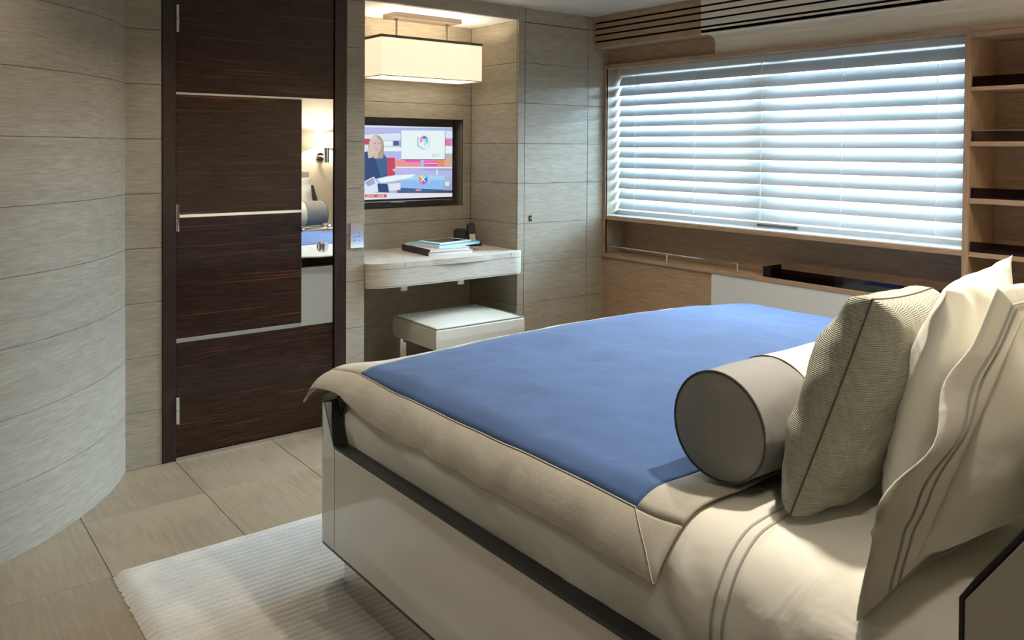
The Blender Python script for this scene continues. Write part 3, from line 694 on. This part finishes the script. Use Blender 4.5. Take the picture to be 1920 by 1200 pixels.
for l in range(4):
    for k in range(n_-1): f_.append((l*n_+k, l*n_+k+1, ((l+1) % 4)*n_+k+1, ((l+1) % 4)*n_+k))
f_ += [(0, n_, 2*n_, 3*n_), (n_-1, 2*n_-1, 3*n_-1, 4*n_-1)]
build('foot_panel', mo.add(v_, f_), lacquer, bd, .002, 2)
# black edging
def edge_strip(path, outw, name, par):
    """path of (y,z) along a side panel; strip sits on its upper edge"""
    m = MB()
    for x0, x1 in ((outw[0], outw[1]),):
        pts = path
        n = len(pts); top = []
        for i, p in enumerate(pts):
            a = Vector(pts[max(i-1, 0)]); b = Vector(pts[min(i+1, n-1)]); d = (b-a).normalized(); nn = Vector((-d.y, d.x))
            if i and i < n-1:
                d1_ = (Vector(p)-a).normalized(); c_ = max(.5, d1_.dot(d)); nn = nn/c_
            top.append((p[0]+nn.x*.006, p[1]+nn.y*.006))
        v = [(x0, *p) for p in pts]+[(x1, *p) for p in pts]+[(x0, *p) for p in top]+[(x1, *p) for p in top]
        f = []
        for i in range(n-1):
            f += [(i, i+1, 2*n+i+1, 2*n+i), (n+i, n+i+1, 3*n+i+1, 3*n+i), (2*n+i, 2*n+i+1, 3*n+i+1, 3*n+i), (i, i+1, n+i+1, n+i)]
        f += [(0, n, 3*n, 2*n), (n-1, 2*n-1, 4*n-1, 3*n-1)]
        m.add(v, f)
    return build(name, m, black_trim, par, .001, 1)
ep = [(2.262, .5725), (2.256, .5725), (2.19, .4585), (.53, .4585), (.4465, .565), (.4465, .784), (.43, .812), (.315, .9855), (BHY, .9855)][::-1]
edge_strip(ep, (BXS-.001, BXS+.043), 'edge_trim', bd); edge_strip(ep, (BFAR-.043, BFAR+.001), 'edge_trim', bd)
fe = MB(); o1 = foot_arc(R_+.0008); i1 = foot_arc(R_-.043)
fe.prism(o1+i1[::-1], 2, .5725, .579); build('edge_trim', fe, black_trim, bd, 0)
ub = MB(); o1 = [(BXS+.001, BHY)]+foot_arc(R_-.001)+[(BFAR-.001, BHY)]
ub.prism(o1, 2, SZB-.008, SZB-.0005); build('lower_trim', ub, black_trim, bd, 0)
bx('slat_deck', (BXS+.043, BHY, SZB+.001), (BFAR-.043, BFY-.06, .40), plain('deck_grey', (.12, .11, .10), .8), bd, 0)
pm = plain('plinth_gloss', (.62, .61, .58), .05, 1.0, .6)
pl2 = MB().prism([(1.092, .3), (1.092, 2.205), (1.11, 2.222), (3.04, 2.222), (3.058, 2.205), (3.058, .3)], 2, .0192, SZB-.009)
build('plinth', pl2, pm, bd, 0)
hbm = cloth('headboard_fabric', (.50, .45, .36), .8, 500, .1, .05)
bx('headboard', (BXS+.044, .205, .41), (BFAR-.044, .335, 1.12), hbm, bd, .02, 3)
bx('headboard_post', (BXS+.3, .085, .2), (BFAR-.3, .205, 1.0), black_trim, bd, 0)

# ------------------------------------------------------------------ bedding surfaces
XC = 2.075
def profile(off, zlow):
    """cross-section across the bed: list of (x, drop) along arc from near hem to far hem; off = outward offset"""
    x_out, x_in, dz = 1.098-off, 1.215, .135+off
    P = []
    zd = dz
    nlow = 6
    if zlow > dz:
        for k in range(nlow): P.append((x_out, zlow+(dz-zlow)*k/nlow))
    a0 = 0 if zlow >= dz else math.asin(1-zlow/dz)
    for k in range(17): a = a0+k/16*(PI/2-a0); P.append((x_out+(x_in-x_out)*(1-math.cos(a)), dz*(1-math.sin(a))))
    Q = [(2*XC-x, d) for x, d in P][::-1]
    mid = [(x_in+(2*XC-2*x_in)*k/24, 0) for k in range(1, 24)]
    return P+mid+Q
def arclen(P):
    L_ = [0]
    for a, b in zip(P[:-1], P[1:]): L_.append(L_[-1]+math.hypot(b[0]-a[0], b[1]-a[1]))
    return L_
def at(P, L_, s):
    s = max(0, min(L_[-1], s))
    for i in range(len(L_)-1):
        if s <= L_[i+1]:
            t = (s-L_[i])/max(1e-9, L_[i+1]-L_[i]); return tuple(a+(b-a)*t for a, b in zip(P[i], P[i+1]))
    return P[-1]
def crown(x, y):
    a = (x-XC)/.93; b = (y-1.25)/1.15
    return .048*max(0, 1-a*a)*max(.25, 1-b*b*.3)*(.2+.8*smoothstep(1.05, 1.6, y))
def bed_z(x, y): return .660+crown(x, y)
# duvet
dP = profile(0.0, .235); dL = arclen(dP)
DYH, DYF = .40, 2.265
def duvet(u, v):
    # concentrate samples at both sides
    s = dL[-1]*(.5+.5*math.copysign(abs(2*u-1)**.75, 2*u-1)); x, d = at(dP, dL, s)
    y = DYH+(DYF-DYH)*v
    foot = .07*smoothstep(2.12, 2.265, y)**1.5
    head = .014*smoothstep(1.05, .8, y)
    side = smoothstep(.0, .12, d)
    wr_ = .006*nz(x*3+5, y*4, d*8)+side*(.010*nz(y*9+d*14, d*3, 7)+.006*nz(y*22+d*20, 1, 2))
    z = bed_z(x, y)-d-foot+head+.004*nz(x*4, y*4, 1)
    sg = -1 if x < XC else 1
    return (x+sg*(side*(.006*smoothstep(1.1, .7, y))+wr_*(.9 if d > .02 else 0)), y, z+(wr_*.5 if d < .05 else 0))
du = empty('duvet', (XC, 1.3, .5), 'cream cotton duvet covering the mattress under the blue throw', 'duvet')
mm = MB(); mm.grid(duvet, 120, 110); build('duvet_cover', mm, sheet_cloth, du, 0, smooth=True)
for y0 in (.838, .862):
    pth = []
    for k in range(121):
        p = duvet(k/120*.5, (y0-DYH)/(DYF-DYH)); pth.append((p[0]-.0006, p[1]+.02*smoothstep(.0, .3, p[0]-1.1), p[2]+.0008))
    pth = [Vector(duvet(min(.999, k/120*.52), (y0+.02*smoothstep(0, .3, duvet(k/120*.52, .3)[0]-1.1)-DYH)/(DYF-DYH)))+Vector((-.0006, 0, .0008)) for k in range(121)]
    build('stitch_line', MB().tube(pth, .0026, 6), stitch_m, du, 0, smooth=True)
mt_ = bx('mattress', (1.112, .36, .402), (3.038, 2.225, .55), plain('mattress_white', (.7, .68, .62), .8), None, .03, 3); tag(mt_, 'thick mattress inside the bed frame under the duvet', 'mattress')

# throw blanket
bP = profile(.012, .108); bL = arclen(bP)
TYH, TYF = .972, 2.372
def fdrop(y): return .16*max(0, (y-2.10)/.25)**2
def blanket_at(s, y, lift=0):
    x, d = at(bP, bL, s)
    hd_ = .010*smoothstep(.98, .945, y)
    near = smoothstep(.30, .02, x-1.086)
    fd = fdrop(y)*(.34-.26*near)+.05*near*smoothstep(2.325, TYF, y)
    side = smoothstep(.02, .12, d)
    w_ = side*(.005*nz(y*7, 3, 5)+.003*nz(y*19, 1, 5))
    flare = .05*smoothstep(2.2, TYF, y)*near
    head_side = .016*smoothstep(1.05, .95, y)*side
    z = bed_z(x, y)+.010+.012*smoothstep(1.05, .9, y)-d*(1-.45*smoothstep(2.05, 2.30, y))-fd+.004*nz(x*4, y*4, 1)+.0025*nz(x*11, y*9, 4)-hd_*0
    sg = -1 if x < XC else 1
    return Vector((x+sg*(w_+flare+head_side+.004*side), y, z+lift))
SB0 = None
# arc position of the blue edge: where the near shoulder reaches x about 1.15
for i, p in enumerate(bP):
    if p[0] >= 1.138: SB0 = bL[i]; break
SB1 = bL[-1]-SB0
YB0, YB1 = 1.085, 2.215
S_ = lambda a, b, t: a+(b-a)*t
tw = empty('throw_blanket', (XC, 1.6, .6), 'blue wool throw with a wide taupe border spread over the bed', 'blanket')
def piece(name, s0, s1, y0, y1, ns, ny, mat, lift=0, th=.006):
    m = MB(); m.grid(lambda u, v: blanket_at(S_(s0, s1, u), S_(y0, y1, v), lift), ns, ny)
    return build(name, m, mat, tw, 0, smooth=True, solid=th, offset=0)
piece('blue_field', SB0, SB1, YB0, YB1, 90, 80, blue_cloth)
piece('border', 0, SB0-.0008, TYH, TYF, 26, 110, tan_cloth)
piece('border', SB1+.0008, bL[-1], TYH, TYF, 22, 80, tan_cloth)
piece('border', SB0, SB1, TYH, YB0-.0008, 90, 16, tan_cloth)
piece('border', SB0, SB1, YB1+.0008, TYF, 90, 14, tan_cloth)
pth = [blanket_at(S_(SB0, .0, t), S_(YB0, TYH, t))+Vector((-.0015, 0, .0035)) for t in [k/30 for k in range(31)]]
build('mitre_seam', MB().tube(pth, .0013, 6), plain('seam_tan', (.42, .38, .29), .8), tw, 0)
pth = [blanket_at(SB0, S_(YB0, YB1, k/60))+Vector((-.001, 0, .0035)) for k in range(61)]
build('border_seam', MB().tube(pth, .0016, 6), plain('seam_light', (.5, .46, .36), .8), tw, 0)

# ------------------------------------------------------------------ pillows
def frame(center, yaw, lean, roll=0):
    """local x = width, local y = height (up), local z = thickness towards the foot of the bed"""
    wx = Vector((math.cos(yaw), math.sin(yaw), 0)); f = Vector((-math.sin(yaw), math.cos(yaw), 0))
    hy = Vector((0, 0, 1))*math.cos(lean)-f*math.sin(lean); n = wx.cross(hy)*-1
    n = f*math.cos(lean)+Vector((0, 0, 1))*math.sin(lean)
    if roll:
        c, s_ = math.cos(roll), math.sin(roll); wx, hy = wx*c+hy*s_, hy*c-wx*s_
    return Vector(center), wx, hy, n
def pillow(name, label, center, w, h, t, yaw, lean, mat, roll=0, shear=0, flange=0, seed=0, edge_mat=None, wrinkle=.012, stitch=False, pinch=.05, group=None, sag=.0, bend=0, power=.42, fprof=None):
    c, wx, hy, n = frame(center, yaw, lean, roll)
    e = empty(name, tuple(c-hy*h/2), label, 'pillow', group)
    def pos(a, b, k):   # a,b in -1..1 body coords, k signed thickness factor
        X = w/2*a*(1-pinch*(1-b*b)); Y = h/2*b*(1-pinch*(1-a*a))
        th = t/2*max(0, (1-a**4))**.55*max(0, (1-b**4))**.55*(1-.12*b) if power == 0 else t/2*max(0, (1-a*a)*(1-b*b))**power*(1-sag*b)
        wv = wrinkle*(nz(a*2.2+seed, b*2.2, seed*1.7)*.9+nz(a*5+seed, b*4, 3+seed)*.5)
        corner = smoothstep(.55, 1, abs(a))*smoothstep(.55, 1, abs(b))
        cr = wrinkle*1.1*corner*math.sin(9*(abs(a)-abs(b))+seed)
        Z = k*(th+(wv+cr)*min(1, th/(t*.15)))+bend*(a*a)
        X += shear*(Y+h/2)
        return c+wx*X+hy*Y+n*Z
    NP = 44
    def sp_(u): q = 2*u-1; return math.copysign(1-(1-abs(q))**1.6, q)
    m = MB(); m.grid(lambda u, v: pos(sp_(u), sp_(v), 1), NP, NP); m.grid(lambda u, v: pos(sp_(u), sp_(v), -1), NP, NP)
    build('cushion', m, mat, e, 0, smooth=True)
    loop = []
    for k in range(NP+1): loop.append((sp_(k/NP), -1))
    for k in range(1, NP+1): loop.append((1, sp_(k/NP)))
    for k in range(1, NP+1): loop.append((-sp_(k/NP), 1))
    for k in range(1, NP): loop.append((-1, -sp_(k/NP)))
    if edge_mat:
        build('piping', MB().tube([pos(a, b, 0) for a, b in loop]+[pos(*loop[0], 0)], .0018, 6), edge_mat, e, 0, smooth=True)
    if flange:
        m = MB(); NF = 7; ns = len(loop); V = []
        def fl(a, b, q):
            p = pos(a, b, 0); ox = a if abs(a) >= .999 else a*.55*0; oy = b if abs(b) >= .999 else 0
            # widen the corners into a square flange
            X_ = flange*q*(a if abs(a) > .999 else 0); Y_ = flange*q*(b if abs(b) > .999 else 0)
            cx_ = smoothstep(.8, 1, abs(a))*math.copysign(1, a)*flange*q if abs(b) > .999 else X_
            cy_ = smoothstep(.8, 1, abs(b))*math.copysign(1, b)*flange*q if abs(a) > .999 else Y_
            s_ = a*7+b*9+seed
            wav = q*(.018*q+.014*math.sin(s_*.45)+.007*math.sin(s_*1.1+1))
            if fprof:
                cx_ *= fprof(a, b)[0]; cy_ *= fprof(a, b)[1]
            pp = p+wx*(cx_+shear*cy_)+hy*cy_+n*(wav-.0)
            return pp
        for q in range(NF+1): V += [fl(a, b, q/NF) for a, b in loop]
        Fc = [(q*ns+k, q*ns+(k+1) % ns, (q+1)*ns+(k+1) % ns, (q+1)*ns+k) for q in range(NF) for k in range(ns)]
        m.add(V, Fc); build('flange', m, mat, e, 0, smooth=True, solid=.0025, offset=0)
        if stitch:
            for q in (.36, .52):
                for sgn in (1, -1):
                    pp = [fl(a, b, q)+n*.0022*sgn for a, b in loop]; pp.append(pp[0])
                    build('stitch_line', MB().tube(pp, .0020, 5), stitch_m, e, 0, smooth=True)
    return e
# bolster
by, bz_r = 1.015, .112
bo = empty('bolster', (1.95, by, .68), 'round bolster cushion with grey velvet ends and a cream middle', 'bolster')
BZ0 = .789
def bol(xa, xb, ra, rb, n=12):
    m = MB()
    def f(u, v):
        a = 2*PI*u; x = xa+(xb-xa)*v; r = ra+(rb-ra)*v
        sq = 1-.05*max(0, -math.sin(a))**3
        w = .003*nz(x*9, math.cos(a)*2, math.sin(a)*2)
        return (x, by+(r+w)*math.cos(a), BZ0+(r+w)*math.sin(a)*sq)
    m.grid(f, 48, n); return m
L0, L1 = 1.30, 2.865
for xa, xb, sg in ((L0, L0+.175, 1), (L1-.175, L1, -1)):
    m = bol(xa, xb, bz_r-.004 if sg > 0 else bz_r, bz_r if sg > 0 else bz_r-.004)
    build('end_band', m, bolster_grey, bo, 0, smooth=True)
    xe = xa if sg > 0 else xb
    def cap(u, v, xe=xe, sg=sg):
        a = 2*PI*u; r = (bz_r-.004)*v
        dome = .022*(1-v**3.0)
        return (xe-sg*dome, by+r*math.cos(a), BZ0+r*math.sin(a)*(1-.05*max(0, -math.sin(a))**3))
    m = MB(); m.grid(cap, 48, 10); build('end_cap', m, bolster_grey, bo, 0, smooth=True)
    ring = [(xe-sg*.001, by+(bz_r-.0035)*math.cos(2*PI*k/48), BZ0+(bz_r-.0035)*math.sin(2*PI*k/48)*(1-.05*max(0, -math.sin(2*PI*k/48))**3)) for k in range(49)]
    build('piping', MB().tube(ring, .0024, 6), piping_m, bo, 0, smooth=True)
    xs_ = xb if sg > 0 else xa
    ring = [(xs_, by+(bz_r+.0005)*math.cos(2*PI*k/48), BZ0+(bz_r+.0005)*math.sin(2*PI*k/48)*(1-.05*max(0, -math.sin(2*PI*k/48))**3)) for k in range(49)]
    build('band_seam', MB().tube(ring, .0016, 6), piping_m, bo, 0, smooth=True)
build('middle', bol(L0+.175, L1-.175, bz_r, bz_r, 30), bolster_cream, bo, 0, smooth=True)
pillow('cushion', 'olive ribbed cushion leaning behind the bolster', (1.50, .825, .87), .45, .40, .20, math.radians(12), math.radians(16), olive_cloth, roll=math.radians(-5), shear=.10, seed=2, edge_mat=piping_m, wrinkle=.014, pinch=.035, power=.36)
pillow('pillow', 'white pillow with a pointed corner behind the olive cushion', (1.575, .70, .905), .38, .44, .12, math.radians(8), math.radians(14), sham_cloth, roll=math.radians(4), seed=5, wrinkle=.014, pinch=.06)
pillow('pillow', 'plain white pillow on the window side of the bed', (2.62, .66, .87), .66, .42, .16, 0, math.radians(18), sham_cloth, seed=8, wrinkle=.012)
def sham_prof(a, b):
    w = (1.22-.72*max(0, b+.30)-.45*max(0, -.30-b)-.55*smoothstep(-.35, -1, b)) if a < 0 else .5
    return w, (.25 if b > 0 else .55)
pillow('pillow', 'cream pillow sham with a wide double-stitched flange nearest the headboard wing', (1.52, .55, .905), .60, .37, .15, math.radians(2), math.radians(15), sham_cloth, shear=.30, flange=.165, seed=3.3, wrinkle=.012, stitch=True, pinch=.02, fprof=sham_prof)
pillow('pillow', 'cream pillow propped against the headboard behind the flanged sham', (1.56, .405, .89), .68, .42, .11, 0, math.radians(8), sheet_cloth, seed=11, wrinkle=.010, shear=.1)

# ------------------------------------------------------------------ bedside lamp, seen in the door mirror
sc_ = empty('wall_lamp', (3.2, .08, 1.2), 'white shaded wall lamp on a chrome stem seen in the door mirror', 'lamp')
m = MB(); m.grid(lambda u, v: (3.27+(.11+.02*(1-v))*math.cos(2*PI*u), .22+(.11+.02*(1-v))*math.sin(2*PI*u), 1.325+.14*v), 32, 4)
build('lamp_shade', m, emit('shade_glow', (1, .84, .58), 2.2), sc_, 0, smooth=True, solid=.002)
build('stem', MB().tube([(3.27, .22, 1.19), (3.27, .22, 1.36)], .025, 20), chrome, sc_, 0)
build('arm', MB().tube([(3.27, .22, 1.24), (3.27, .085, 1.24)], .012, 14), chrome, sc_, 0)
build('wall_rose', MB().tube([(3.27, .095, 1.24), (3.27, .0805, 1.24)], .04, 24), chrome, sc_, 0)
light('bedside_light', 'POINT', (3.27, .22, 1.40), (0, 0, 0), 9, WARM, .04)
